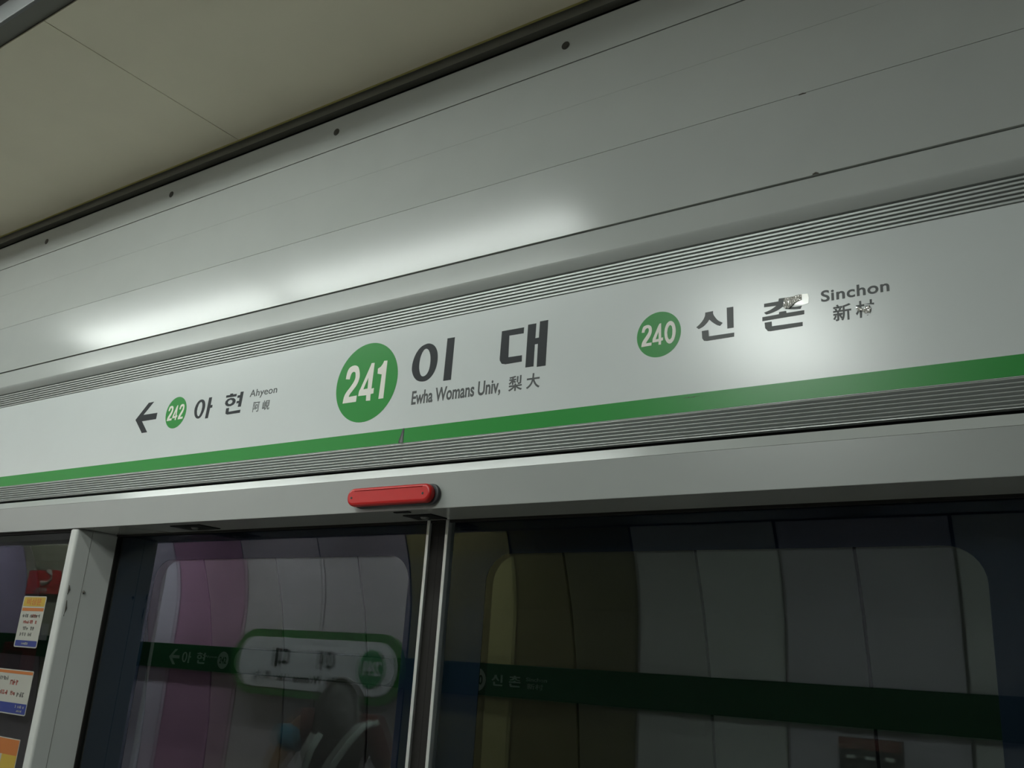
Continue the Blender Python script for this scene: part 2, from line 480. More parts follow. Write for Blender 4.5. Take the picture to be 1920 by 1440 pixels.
# walls of coloured vertical panels: (y,z) outline, panel edges, colours
def panel_wall(name, outline, xs, cols, out, gap=0.022):
    """out = +1 when the panels face +y, -1 when they face -y"""
    mats = [JOINT]
    mb = MB()
    n = len(outline)
    base = [(y - out * 0.012, z) for y, z in outline] + [(y - out * 0.10, z) for y, z in outline[::-1]]
    mb.profile_x(base, xs[0], xs[-1], 0)
    for i in range(len(xs) - 1):
        c = cols[i % len(cols)] if i < len(cols) else cols[-1]
        m = mat('wall_panel_%02x%02x%02x' % tuple(int(255 * v) for v in c), c, 0.45, noise=0.04, nscale=3)
        if m not in mats:
            mats.append(m)
        prof = [(y, z) for y, z in outline] + [(y - out * 0.012, z) for y, z in outline[::-1]]
        mb.profile_x(prof, xs[i] + gap / 2, xs[i + 1] - gap / 2, mats.index(m))
    return struct(mb.build(name, mats))

# platform wall behind the camera (seen mirrored in the glass)
YB = -4.24
outA = [(YB, 0.0), (YB, 2.0)]
for k in range(1, 7):
    z = 2.0 + 0.12 * k
    outA.append((YB + 0.16 * ((z - 2.05) / 0.67) ** 2, z))
xsA = [-16.5, -15.3, -14.1, -12.9, -11.6, -10.26, -8.35] + [-7.84 + 0.99 * k for k in range(0, 14)]
LAV = (0.58, 0.57, 0.72); PUR = (0.42, 0.25, 0.40); GRY = (0.49, 0.465, 0.53); TEAL = (0.22, 0.42, 0.38)
OLV = (0.12, 0.115, 0.05); PAL = (0.55, 0.57, 0.56); VIO = (0.40, 0.38, 0.58); LIME = (0.30, 0.33, 0.25); YGR = (0.37, 0.36, 0.16)
colsA = [GRY, VIO, GRY, VIO, VIO, LIME, LAV, PUR, GRY, GRY, YGR, OLV, PAL, GRY, PAL, PAL, GRY, PAL, PAL, PAL]
panel_wall('wall_back', outA[:2], xsA, colsA, +1)
panel_wall('wall_back_vault', outA[1:], xsA, colsA, +1)
struct(MB().box(-17, 6, YB - 0.12, YB + 0.14, 2.722, 3.06).build('trim_5', JOINT))
# tunnel wall across the track (seen through the glass)
outB = [(4.86, -1.2), (4.86, 0.73), (4.845, 1.1), (4.80, 1.46), (4.73, 1.85), (4.645, 2.19), (4.56, 2.42), (4.49, 2.6), (4.30, 2.95), (3.95, 3.4)]
xsB = [-7.60 + 1.02 * k for k in range(-9, 14)]
PINK = (0.42, 0.25, 0.36); BEI = (0.46, 0.43, 0.38); YEL = (0.28, 0.25, 0.17); DGR = (0.26, 0.26, 0.23); GRB = (0.42, 0.43, 0.44)
colsB = [GRY, VIO, GRY, VIO, LIME, GRY, LIME, LAV, PINK, BEI, GRB, GRB, YEL, DGR, PAL, PAL, GRB, PAL, GRB, PAL, PAL, PAL]
panel_wall('wall_tunnel_lower', outB[:4], xsB, colsB, -1)
panel_wall('wall_tunnel', outB[3:5], xsB, colsB, -1)
panel_wall('wall_tunnel_vault', outB[4:], xsB, colsB, -1)

# ================================================================== HEADER OVER THE DOORS
# upper hood: folded pale steel
hood = thing('header_hood', (-1.5, 0.0, 2.42), 'long pale grey folded metal hood between the ceiling and the station sign', 'header cover')
def strip(name, pts, m, x0=XL, x1=XR, depth=0.02, parent=hood, smooth=False):
    prof = list(pts) + [(y + depth, z) for y, z in pts[::-1]]
    return MB().profile_x(prof, x0, x1).build(name, m, parent, smooth)
top = strip('screw_strip', [(0.0112, 2.9070), (0.0104, 2.8690), (0.0092, 2.8264)], PAINT)
strip('cover_panel', [(0.0090, 2.8238), (0.0030, 2.7250)], PAINT)
strip('cover_panel', [(0.0028, 2.7245), (-0.0120, 2.6005)], PAINT)
strip('cover_panel', [(-0.0120, 2.5997), (-0.0120, 2.4592)], PAINT)
lip = [(-0.0085, 2.4572), (-0.0125, 2.4125)]
for k in range(1, 9):
    t = k / 8
    lip.append((-0.0125 + 0.0125 * t ** 1.4, 2.4125 - 0.0165 * t))
strip('lower_lip', lip, PAINT, smooth=False)
MB().box(XL, XR, 0.024, 0.13, 2.401, 2.90).build('backing', BLACK, hood)
for k in range(-8, 6):
    x = -0.7945 + 0.5975 * k
    b = MB()
    b.tube([(x, 0.0120, 2.8695), (x, 0.0094, 2.8695)], 0.0084, 16)
    b.tube([(x, 0.0100, 2.8695), (x, 0.0088, 2.8695)], 0.0055, 6)
    b.build('screw', SCREW, top)
MB().tube([(-0.358, -0.0124, 2.5990), (-0.352, -0.0126, 2.5996), (-0.347, -0.0124, 2.5988)], [0.0006, 0.0010, 0.0005], 6).build('scuff', SCUFF, hood)
MB().tube([(-0.342, -0.0128, 2.4600), (-0.337, -0.0134, 2.4608), (-0.333, -0.0128, 2.4596)], [0.0006, 0.0014, 0.0006], 6).build('scuff', SCUFF, hood)

# station sign board
sign = thing('station_sign', (-1.0, 0.0, 2.09), 'long white station name board with green stripe, three numbered green discs and ribbed metal edges', 'station sign')
MB().box(XL, XR, 0.0, 0.012, 2.1265, 2.3555).build('sign_panel', SIGNW, sign)
MB().box(XL, XR, 0.012, 0.06, 2.083, 2.3950).build('backing', BLACK, sign)
MB().box(XL, -1.0925, -0.0006, 0.0, 2.1275, 2.1545).build('green_stripe', GREEN, sign)
MB().box(-1.0895, XR, -0.0006, 0.0, 2.1275, 2.1545).build('green_stripe', GREEN, sign)
def ribs(name, z0, z1, n, sharp):
    p = (z1 - z0) / n
    pts = [(0.006, z0)]
    for k in range(n):
        a = z0 + p * k
        if sharp:      # overhanging teeth: wide face turned down, thin edge turned up
            pts += [(0.006, a + 0.05 * p), (0.0048, a + 0.10 * p), (0.0000, a + 0.62 * p), (-0.0004, a + 0.66 * p), (0.0002, a + 0.93 * p), (0.006, a + 0.97 * p)]
        else:          # flat ridges with narrow grooves
            pts += [(0.006, a + 0.20 * p), (0.0006, a + 0.24 * p), (-0.0003, a + 0.28 * p), (-0.0003, a + 0.76 * p), (0.0002, a + 0.79 * p), (0.006, a + 0.82 * p)]
    if sharp:
        pts[0:2] = [(-0.0004, z0), (-0.0004, z0 + 0.0012)]
    pts.append((0.006, z1))
    prof = pts + [(0.011, z1), (0.011, z0)]
    return MB().profile_x(prof, XL, XR).build(name, ALU, sign)
ribs('ribbed_trim', 2.3560, 2.3935, 6, False)
ribs('ribbed_trim', 2.0877, 2.1262, 7, True)
# lettering
Y0 = 0.0
T = 0.0003
shape('arrow', GLYPHS['arrow'], Y0, T, INK, sign)
d1 = shape('number_disc', [[disc_loop(-1.1990, 2.2557, 0.0790)]], Y0, T, GREEN, sign, smooth_if=999)
shape('number', GLYPHS['241'], Y0 - T, T, NUM, d1)
d2 = shape('number_disc', [[disc_loop(-0.5878, 2.2565, 0.0370)]], Y0, T, GREEN, sign, smooth_if=999)
shape('number', GLYPHS['240'], Y0 - T, T, NUM, d2)
d3 = shape('number_disc', [[disc_loop(-1.7850, 2.2570, 0.0370)]], Y0, T, GREEN, sign, smooth_if=999)
DX = -1.7850 + 0.5878
two = GLYPHS['240'][0]
n242 = [[[(x + DX, z) for x, z in l] for l in g] for g in GLYPHS['240'][:2]]
n242.append([[(x + DX + 0.0400, z) for x, z in l] for l in two])
shape('number', n242, Y0 - T, T, NUM, d3)
for key, cut, ink in (('ewha', (0, 2, 4), INK), ('sin', (0, 3), INK2), ('chon', (0, 3), INK2), ('ahyeon', (0, 2, 6), INK)):
    for i, j in zip(cut[:-1], cut[1:]):
        shape('syllable', GLYPHS[key][i:j], Y0, T, ink, sign)
lettering('romanised_name', 'Ewha Womans Univ,', (-1.0796, -0.8816, 2.1976, 2.2234), Y0, T, INK2, sign, bold=0.022, ref='E')
lettering('hanja_name', '梨', (-0.8650, -0.8370, 2.1970, 2.2238), Y0, T, INK2, sign, bold=0.018)
lettering('hanja_name', '大', (-0.8290, -0.8020, 2.1972, 2.2236), Y0, T, INK2, sign, bold=0.018)
lettering('romanised_name', 'Sinchon', (-0.3403, -0.2500, 2.2651, 2.2818), Y0, T, INK2, sign, bold=0.020, ref='H', spacing=1.06)
lettering('hanja_name', '新', (-0.3250, -0.3005, 2.2330, 2.2575), Y0, T, INK2, sign, bold=0.016)
lettering('hanja_name', '村', (-0.2948, -0.2705, 2.2330, 2.2575), Y0, T, INK2, sign, bold=0.018)
lettering('romanised_name', 'Ahyeon', (-1.5362, -1.4518, 2.2650, 2.2803), Y0, T, INK2, sign, bold=0.008, ref='H', spacing=1.03)
lettering('hanja_name', '阿', (-1.5200, -1.5000, 2.2300, 2.2520), Y0, T, INK2, sign, bold=0.004)
lettering('hanja_name', '峴', (-1.4905, -1.4685, 2.2310, 2.2520), Y0, T, INK2, sign, bold=0.006)
# torn vinyl in the green stripe
MB().add([(-1.0925, 0, 2.1545), (-1.0893, 0, 2.1545), (-1.0893, 0, 2.1275), (-1.0990, 0, 2.1275)] + [(-1.0925, -0.0012, 2.1545), (-1.0893, -0.0009, 2.1545), (-1.0893, -0.0009, 2.1275), (-1.0990, -0.0030, 2.1290)],
         [(0, 1, 2, 3), (7, 6, 5, 4), (0, 4, 5, 1), (1, 5, 6, 2), (2, 6, 7, 3), (3, 7, 4, 0)]).build('torn_vinyl', DKGREY, sign)
MB().add([(-1.0912, -0.0011, 2.1490), (-1.0896, -0.0011, 2.1275), (-1.0952, -0.0024, 2.1275)] + [(-1.0912, -0.0016, 2.1490), (-1.0896, -0.0016, 2.1275), (-1.0952, -0.0036, 2.1275)],
         [(0, 1, 2), (5, 4, 3), (0, 3, 4, 1), (1, 4, 5, 2), (2, 5, 3, 0)]).build('torn_vinyl', mat('vinyl_back', (0.16, 0.17, 0.165), 0.6), sign)
sm = MB()
for k in range(7):
    x = -0.5445 + 0.0036 * k + random.uniform(-.0008, .0008)
    sm.box(x, x + random.uniform(.001, .0028), -0.0009, -0.0005, 2.1485 + random.uniform(0, .0012), 2.1500)
sm.build('scuff', SCUFF, sign)

# crumpled scraps of clear tape on the lettering
def crumple(name, outline, y, m, amp, seed, n=26, parent=None, thick=0.0004):
    rnd = random.Random(seed)
    xs = [p[0] for p in outline]; zs = [p[1] for p in outline]
    x0, x1, z0, z1 = min(xs), max(xs), min(zs), max(zs)
    def inside(x, z):
        c = False
        for i in range(len(outline)):
            a = outline[i]; b = outline[i - 1]
            if (a[1] > z) != (b[1] > z) and x < (b[0] - a[0]) * (z - a[1]) / (b[1] - a[1]) + a[0]:
                c = not c
        return c
    nz = max(6, int(n * (z1 - z0) / (x1 - x0)))
    vs = {}; mb_v = []; fs = []
    def vert(i, j):
        if (i, j) not in vs:
            vs[(i, j)] = len(mb_v)
            jx = rnd.uniform(-.3, .3) * (x1 - x0) / n; jz = rnd.uniform(-.3, .3) * (z1 - z0) / nz
            mb_v.append((x0 + (x1 - x0) * i / n + jx, y - 0.0006 - rnd.random() ** 2 * amp, z0 + (z1 - z0) * j / nz + jz))
        return vs[(i, j)]
    for i in range(n):
        for j in range(nz):
            if inside(x0 + (x1 - x0) * (i + .5) / n, z0 + (z1 - z0) * (j + .5) / nz):
                a, b, c, d = vert(i, j), vert(i + 1, j), vert(i + 1, j + 1), vert(i, j + 1)
                if rnd.random() < .5: fs += [(a, b, c), (a, c, d)]
                else: fs += [(a, b, d), (b, c, d)]
    o = MB().add(mb_v, fs).build(name, m, parent)
    s = o.modifiers.new('thickness', 'SOLIDIFY'); s.thickness = thick; s.offset = -1
    return o
ts = thing('tape_scrap', (-0.375, -0.0006, 2.27), 'crumpled shiny scrap of tape stuck over the upper right of the syllable beside Sinchon', 'tape scrap')
crumple('crumpled_film', [(-0.3910, 2.2800), (-0.3676, 2.2812), (-0.3672, 2.2735), (-0.3740, 2.2715), (-0.3790, 2.2690), (-0.3849, 2.2632), (-0.3918, 2.2645), (-0.3935, 2.2698)], -0.0006, FOIL, 0.0013, 3, 30, ts)
MB().add([(-0.3682, -0.0008, 2.2822), (-0.3584, -0.0008, 2.2812), (-0.3569, -0.0007, 2.2749), (-0.3577, -0.0006, 2.2668), (-0.3646, -0.0006, 2.2655), (-0.3700, -0.0006, 2.2662), (-0.3790, -0.0006, 2.2682), (-0.3740, -0.0007, 2.2712), (-0.3674, -0.0008, 2.2732)]
         , [tuple(range(9))]).build('smooth_end', TAPE, ts).modifiers.new('thickness', 'SOLIDIFY').thickness = 0.0004
t2 = crumple('tape_scrap', [(-0.2935, 2.2496), (-0.2895, 2.2480), (-0.2840, 2.2440), (-0.2775, 2.2490), (-0.2750, 2.2440), (-0.2760, 2.2388), (-0.2830, 2.2395), (-0.2868, 2.2425), (-0.2935, 2.2440)], -0.0006, FOIL, 0.0014, 9, 14)
tag(t2, 'small crumpled shiny tape scrap on the last character under Sinchon', 'tape scrap')

# fascia beam under the sign
beam = thing('door_header_beam', (-1.0, -0.006, 2.004), 'pale grey header beam above the glass doors with a bright bevelled top edge', 'header beam')
# bevelled top edge, front face, dark glossy underside
MB().profile_x([(-0.0014, 2.0803), (-0.0062, 2.0650), (0.02, 2.0650), (0.02, 2.0803)], XL, XR).build('bevel', PAINT, beam)
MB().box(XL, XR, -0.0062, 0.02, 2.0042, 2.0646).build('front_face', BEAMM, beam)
MB().box(XL, XR, -0.0055, 0.13, 2.0038, 2.0500).build('underside', UNDER, beam)
MB().box(XL, XR, 0.014, 0.13, 2.066, 2.082).build('backing', BLACK, beam)
MB().box(-2.10, XR, 0.0985, 0.104, 1.999, 2.0038).build('seal', RUBBER, beam)

def sensor(x0, x1, y0, y1, skew, label):
    s = thing('door_sensor', ((x0 + x1) / 2, (y0 + y1) / 2, 2.0038), label, 'door sensor', None)
    z = 2.0038
    MB().add([(x0, y0, z), (x1, y0, z), (x1 + skew, y1, z), (x0 + skew, y1, z)] + [(x0, y0, z - 0.002), (x1, y0, z - 0.002), (x1 + skew, y1, z - 0.002), (x0 + skew, y1, z - 0.002)],
             [(3, 2, 1, 0), (4, 5, 6, 7), (0, 1, 5, 4), (1, 2, 6, 5), (2, 3, 7, 6), (3, 0, 4, 7)]).build('cover_plate', BLACK, s)
    xc, yc = (x0 + x1) / 2 + skew / 2, (y0 + y1) / 2
    MB().tube([(xc, yc, z - 0.0015), (xc, yc, z - 0.005)], [0.009, 0.006], 16).build('lens', mat('sensor_lens', (0.12, 0.12, 0.11), 0.3), s)
    return s
sensor(-1.765, -1.665, 0.022, 0.078, 0.0, 'dark sensor plate under the header beam close to the grey post')
s2 = sensor(-1.105, -1.040, 0.036, 0.082, 0.0, 'dark sensor plate under the header beam right below the red lamp')
MB().box(-1.099, -1.065, 0.0035, 0.012, 2.0020, 2.0038).build('slot', BLACK, s2)

# red door lamp
lamp = thing('door_lamp', (-1.087, -0.006, 2.028), 'red pill-shaped door lamp on the header beam above the door seam', 'door lamp')
bp = curve_mesh([pill(-1.1845, -0.9855, 2.0100, 2.0455)], 0.008, 0.002)
stand_up(bp, -0.0062)
mesh_obj('base', bp, DKGREY, lamp, True)
lp = curve_mesh([pill(-1.1870, -0.9915, 2.0115, 2.0440)], 0.016, 0.0055, 4)
stand_up(lp, -0.0125)
lens = mesh_obj('lens', lp, REDL, lamp, True)
MB().box(-1.168, -1.010, -0.0300, -0.0283, 2.0380, 2.0398).build('ridge', REDL, lens, bevel=0.0006)
for x in (-1.174, -1.008):
    MB().tube([(x, -0.0280, 2.0262), (x, -0.0291, 2.0262)], 0.0022, 10).build('screw', SCREW, lamp)

# ================================================================== DOORS
def pane(name, x0, x1, z0, z1, y, parent, th=0.008, front=None):
    mb = MB()
    vs = [(x0, y, z0), (x1, y, z0), (x1, y, z1), (x0, y, z1), (x0, y + th, z0), (x1, y + th, z0), (x1, y + th, z1), (x0, y + th, z1)]
    mb.add(vs, [(0, 1, 2, 3)], 0)
    mb.add(vs, [(4, 7, 6, 5), (0, 4, 5, 1), (1, 5, 6, 2), (2, 6, 7, 3), (3, 7, 4, 0)], 1)
    # keep the outward winding as written
    o = mb.build(name, [front or GLASS, GCLEAR], parent)
    return o

def border(x0, x1, z0, z1, ix0, ix1, iz0, iz1, y, parent):
    me = curve_mesh([round_rect(x0, x1, z0, z1, 0.002), round_rect(ix0, ix1, iz0, iz1, 0.05, 8)], 0.0015)
    stand_up(me, y)
    return mesh_obj('black_border', me, FRIT, parent)

dl = thing('sliding_door', (-1.58, GL, 0.0), 'left glass door leaf, the one next to the grey post', 'door')
pane('glass_pane', -2.076, -1.0975, 0.02, 2.0035, GL, dl)
border(-2.076, -1.0975, 0.02, 2.0035, -1.925, -1.146, 0.17, 1.943, GL + 0.0105, dl)
pane('inner_pane', -2.076, -1.0975, 0.02, 2.0035, GL + 0.020, dl, 0.006, GLASS2)
MB().box(-1.0975, -1.0905, GL - 0.010, GL + 0.012, 0.02, 2.0035).build('edge_strip', ALUB, dl, bevel=0.001)
MB().box(-1.0905, -1.0722, GL - 0.004, GL + 0.012, 0.02, 2.0035).build('rubber_seal', RUBBER, dl)
MB().box(-2.080, -2.0755, GL - 0.006, GL + 0.010, 0.02, 2.0035).build('rubber_seal', RUBBER, dl)
dr = thing('sliding_door', (-0.56, GL, 0.0), 'right glass door leaf, the one to the right of the white-edged black seam', 'door')
pane('glass_pane', -1.0465, -0.068, 0.02, 2.0035, GL, dr)
border(-1.0465, -0.068, 0.02, 2.0035, -0.968, -0.178, 0.17, 1.943, GL + 0.0105, dr)
pane('inner_pane', -1.0465, -0.068, 0.02, 2.0035, GL + 0.020, dr, 0.006, GLASS2)
MB().box(-1.0535, -1.0465, GL - 0.010, GL + 0.012, 0.02, 2.0035).build('edge_strip', ALUB, dr, bevel=0.001)
MB().box(-1.0718, -1.0535, GL - 0.004, GL + 0.012, 0.02, 2.0035).build('rubber_seal', RUBBER, dr)
# posts
post = thing('door_post', (-2.10, 0.05, 0.0), 'grey metal post between the fixed glass panel and the left door leaf', 'post')
MB().box(-2.110, -2.0805, -0.0050, 0.115, 0.0, 2.0040).build('post_body', POSTM, post, smooth=False, bevel=0.006, bseg=4)
MB().box(-2.0808, -2.0802, 0.0345, 0.0355, 0.0, 2.0000).build('joint_line', CHAN, post)
for x, y, z, a, b in ((-2.0792, 0.002, 1.863, 0.010, 0.0022), (-2.0800, 0.004, 1.821, 0.018, 0.0018), (-2.0797, 0.040, 1.860, 0.004, 0.004)):
    MB().tube([(x - 0.0006, y, z - a), (x, y + 0.001, z), (x - 0.0006, y, z + a)], [b * .5, b, b * .4], 6).build('scuff', SCUFF, post)
# fixed glass
fx = thing('fixed_glass_panel', (-3.2, 0.012, 0.0), 'fixed glass panel with stickers, left of the grey post', 'glass panel')
pane('glass_pane', XL, -2.113, 0.02, 1.9985, 0.012, fx)
MB().box(-2.1150, -2.1105, 0.004, 0.022, 0.02, 1.9985).build('edge_strip', ALUB, fx)
MB().box(XL, -2.1105, 0.006, 0.022, 1.9985, 2.0040).build('seal', RUBBER, fx)

# stickers on the fixed glass
STW = mat('sticker_white', (0.34, 0.34, 0.30), 0.5)
STY = mat('sticker_yellow', (0.38, 0.26, 0.03), 0.5)
STO = mat('sticker_orange', (0.38, 0.12, 0.025), 0.5)
STB = mat('sticker_blue', (0.015, 0.03, 0.17), 0.5)
STR = mat('sticker_red_ink', (0.30, 0.075, 0.06), 0.5)
STG = mat('sticker_grey_ink', (0.15, 0.15, 0.14), 0.5)
STN = mat('sticker_green', (0.12, 0.40, 0.10), 0.5)
YS = 0.0118
def slab(name, loop, y, th, m, parent):
    me = curve_mesh([loop], th)
    stand_up(me, y)
    return mesh_obj(name, me, m, parent)
def scribble(name, x0, x1, z, h, m, parent, seed):
    """a row of tiny printed characters too small to read: strokes in syllable blocks"""
    rnd = random.Random(seed)
    mb = MB()
    x = x0
    while x < x1 - h * .8:
        wd = h * rnd.uniform(.75, .95)
        if rnd.random() < .82:
            for _ in range(2):
                zz = z + rnd.uniform(0, h * .85)
                mb.box(x, x + wd * rnd.uniform(.6, 1), YS - 0.0010, YS - 0.0005, zz, zz + h * .16)
            for _ in range(2):
                xx = x + rnd.uniform(0, wd * .85)
                mb.box(xx, xx + h * .16, YS - 0.0010, YS - 0.0005, z, z + h * rnd.uniform(.6, 1))
        x += wd + h * .16
    mb.build(name, m, parent)
k1 = thing('warning_sticker', (-2.232, YS, 1.728), 'sticker with yellow top and blue foot on the fixed glass beside the post', 'sticker')
slab('backing', round_rect(-2.283, -2.181, 1.728, 1.847, 0.005), YS, 0.0004, STW, k1)
slab('yellow_header', round_rect(-2.279, -2.184, 1.823, 1.8445, 0.003), YS - 0.0004, 0.0002, STY, k1)
lettering('heading', '비상문', (-2.264, -2.200, 1.826, 1.842), YS - 0.0006, 0.0003, STO, k1, bold=0.02)
slab('orange_bar', round_rect(-2.279, -2.184, 1.812, 1.8195, 0.001), YS - 0.0004, 0.0002, STO, k1)
slab('blue_footer', round_rect(-2.279, -2.184, 1.7305, 1.744, 0.003), YS - 0.0004, 0.0002, STB, k1)
for i, z in enumerate((1.797, 1.783, 1.768, 1.754)):
    scribble('printed_line', -2.272 + 0.002 * i, -2.194 - 0.008 * (i > 1), z, 0.0085, (STG, STR, STG, STG)[i], k1, i)
scribble('printed_line', -2.232, -2.196, 1.797, 0.0085, STR, k1, 21)
scribble('printed_line', -2.250, -2.212, 1.7345, 0.006, STW, k1, 31)
k2 = thing('warning_sticker', (-2.24, YS, 1.58), 'white sticker with orange top edge and blue foot, middle one on the fixed glass', 'sticker')
slab('backing', round_rect(-2.330, -2.169, 1.579, 1.677, 0.003), YS, 0.0004, STW, k2)
slab('orange_bar', round_rect(-2.328, -2.171, 1.668, 1.6745, 0.001), YS - 0.0004, 0.0002, STO, k2)
slab('blue_footer', round_rect(-2.328, -2.171, 1.5815, 1.604, 0.002), YS - 0.0004, 0.0002, STB, k2)
scribble('printed_line', -2.325, -2.268, 1.652, 0.009, STG, k2, 4)
scribble('printed_line', -2.262, -2.196, 1.643, 0.0125, STR, k2, 5)
scribble('printed_line', -2.325, -2.225, 1.620, 0.0115, STR, k2, 6)
scribble('printed_line', -2.222, -2.180, 1.618, 0.0115, STG, k2, 7)
scribble('printed_line', -2.225, -2.180, 1.594, 0.006, STW, k2, 8)
scribble('printed_line', -2.210, -2.182, 1.5855, 0.005, STW, k2, 9)
k3 = thing('warning_sticker', (-2.23, YS, 1.41), 'orange and yellow sticker, lowest one on the fixed glass', 'sticker')
slab('backing', round_rect(-2.300, -2.166, 1.400, 1.529, 0.003), YS, 0.0004, STW, k3)
slab('orange_header', round_rect(-2.300, -2.168, 1.494, 1.527, 0.002), YS - 0.0004, 0.0002, STO, k3)
slab('yellow_field', round_rect(-2.232, -2.168, 1.402, 1.494, 0.002), YS - 0.0004, 0.0002, STY, k3)
slab('green_mark', round_rect(-2.262, -2.238, 1.430, 1.482, 0.008), YS - 0.0006, 0.0002, STN, k3)

# ================================================================== WHAT THE GLASS MIRRORS AND SHOWS
LIT = mat('band_lettering', (0.55, 0.62, 0.58), 0.5)
def band_wall(name, x0, x1, y, facing, label):
    t = thing(name, ((x0 + x1) / 2, y, 1.675), label, 'wall sign')
    th = 0.03
    if facing > 0: MB().box(x0, x1, y + 0.021, y + 0.021 + th, 1.560, 1.790).build('band', BANDG, t, bevel=0.004)
    else: MB().box(x0, x1, y - th, y, 1.560, 1.790).build('band', BANDG, t, bevel=0.004)
    return t
# across the track
bt = band_wall('direction_band', -13.5, 3.0, 4.728, -1, 'dark green direction band on the panelled tunnel wall across the track')
yb = 4.698
shape('arrow', [[[((u + 1.8972) * 2.0, (v - 2.2566) * 2.0) for u, v in GLYPHS['arrow'][0][0]]]], yb, 0.002, LIT, bt, origin=(-8.08, 1.668))
for i, j in ((0, 2), (2, 6)):
    shape('syllable', GLYPHS['ahyeon'][i:j], yb, 0.002, LIT, bt, origin=(-7.78, 1.672), shift=(1.638, -2.2566), scale=2.2)
shape('number_disc', [[disc_loop(0, 0, 0.078, 40)]], yb, 0.002, LIT, bt, smooth_if=999, origin=(-7.34, 1.668))
lettering('number', '242', (-0.05, 0.05, -0.03, 0.03), yb - 0.002, 0.001, BANDG, bt, bold=0.02, origin=(-7.34, 1.668))
lettering('romanised_name', 'Ahyeon', (-0.09, 0.09, 0.008, 0.035), yb, 0.002, LIT, bt, origin=(-7.52, 1.668))
slab_o = curve_mesh([pill(-7.18, -5.20, 1.572, 1.778)], 0.003); stand_up(slab_o, yb); mesh_obj('name_field', slab_o, mat('field_grey_green', (0.20, 0.26, 0.22), 0.5), bt)
shape('number_disc', [[disc_loop(0, 0, 0.085, 40)]], yb, 0.002, LIT, bt, smooth_if=999, origin=(-4.36, 1.668))
lettering('number', '240', (-0.055, 0.055, -0.035, 0.035), yb - 0.002, 0.001, BANDG, bt, bold=0.02, origin=(-4.36, 1.668))
shape('syllable', GLYPHS['sin'], yb, 0.002, LIT, bt, origin=(-4.17, 1.672), shift=(0.496, -2.2566), scale=1.7)
shape('syllable', GLYPHS['chon'], yb, 0.002, LIT, bt, origin=(-4.01, 1.672), shift=(0.394, -2.2566), scale=1.7)
lettering('romanised_name', 'Sinchon', (-0.09, 0.09, 0.010, 0.036), yb, 0.002, LIT, bt, origin=(-3.82, 1.672), bold=0.01)
lettering('hanja_name', '新村', (-0.08, 0.06, -0.045, -0.005), yb, 0.002, LIT, bt, origin=(-3.82, 1.672), bold=0.01)
# on the platform wall
ba = band_wall('direction_band', -13.5, 3.0, YB, +1, 'green direction band on the platform wall, mirrored in the door glass')
ov = thing('oval_station_sign', (-5.82, YB + 0.03, 1.42), 'white oval station sign with green ring, mirrored in the left door leaf', 'station sign')
XO, ZO = -5.82, 1.690
yo = YB + 0.0515
def on_back(name, loops, w0, th, m, parent):
    me = curve_mesh(loops, th)
    stand_up(me, yo + w0, True, (XO, ZO))
    return mesh_obj(name, me, m, parent)
ring = on_back('ring', [pill(-1.0, 1.0, -0.268, 0.268)], 0.0, 0.04, BANDR, ov)
fld = on_back('name_field', [pill(-0.92, 0.92, -0.205, 0.205)], 0.04, 0.004, OVALW, ov)
disc = on_back('number_disc', [disc_loop(-0.66, 0.0, 0.145)], 0.044, 0.003, mat('oval_disc_green', (0.06, 0.26, 0.12), 0.4), ov)
lettering('number', '241', (-0.76, -0.56, -0.05, 0.06), yo + 0.047, 0.002, OVALW, disc, bold=0.02, flip=True, origin=(XO, ZO))
shape('syllable', GLYPHS['ewha'][:2], yo + 0.044, 0.003, INK, ov, flip=True, origin=(-5.66, ZO + 0.045), shift=(1.039, -2.2745), scale=1.9)
shape('syllable', GLYPHS['ewha'][2:], yo + 0.044, 0.003, INK, ov, flip=True, origin=(-6.20, ZO + 0.045), shift=(0.839, -2.2745), scale=1.9)
for wd, a, b in (('Ewha', -0.36, -0.17), ('Womans', -0.12, 0.22), ('Univ', 0.27, 0.42)):
    lettering('romanised_name', wd, (a, b, -0.145, -0.085), yo + 0.044, 0.003, INK2, ov, bold=0.015, flip=True, origin=(XO, ZO))
lettering('hanja_name', '梨', (0.49, 0.56, -0.14, -0.07), yo + 0.044, 0.003, INK2, ov, bold=0.015, flip=True, origin=(XO, ZO))
lettering('hanja_name', '大', (0.62, 0.69, -0.14, -0.07), yo + 0.044, 0.003, INK2, ov, bold=0.015, flip=True, origin=(XO, ZO))
# red emergency telephone sign and cabinet on the platform wall
RSIGN = mat('telephone_red', (0.42, 0.012, 0.020), 0.4)
ph = thing('telephone_sign', (-9.87, YB, 2.21), 'red sign with a white telephone handset, mirrored in the fixed glass', 'sign')
MB().box(-10.19, -9.56, YB, YB + 0.06, 2.205, 2.475).build('panel', RSIGN, ph, bevel=0.004)
hs = MB()
arc = [(-9.84 + 0.13 * math.cos(t), YB + 0.065, 2.385 + 0.065 * math.sin(t)) for t in [math.radians(a) for a in range(-110, 71, 18)]]
hs.tube(arc, [0.024, 0.026, 0.016, 0.012, 0.012, 0.012, 0.012, 0.012, 0.016, 0.026, 0.024], 8)
hs.build('handset', STW, ph)
lettering('heading', '전화', (-0.12, 0.12, -0.03, 0.03), YB + 0.06, 0.003, STW, ph, bold=0.02, flip=True, origin=(-9.87, 2.245))
pc = thing('telephone_cabinet', (-10.0, YB, 0.9), 'dark red cabinet under the telephone sign, mirrored in the fixed glass', 'cabinet')
MB().box(-10.20, -9.72, YB + 0.053, YB + 0.16, 1.28, 1.70).build('body', mat('cabinet_maroon', (0.13, 0.015, 0.020), 0.4), pc, bevel=0.008)
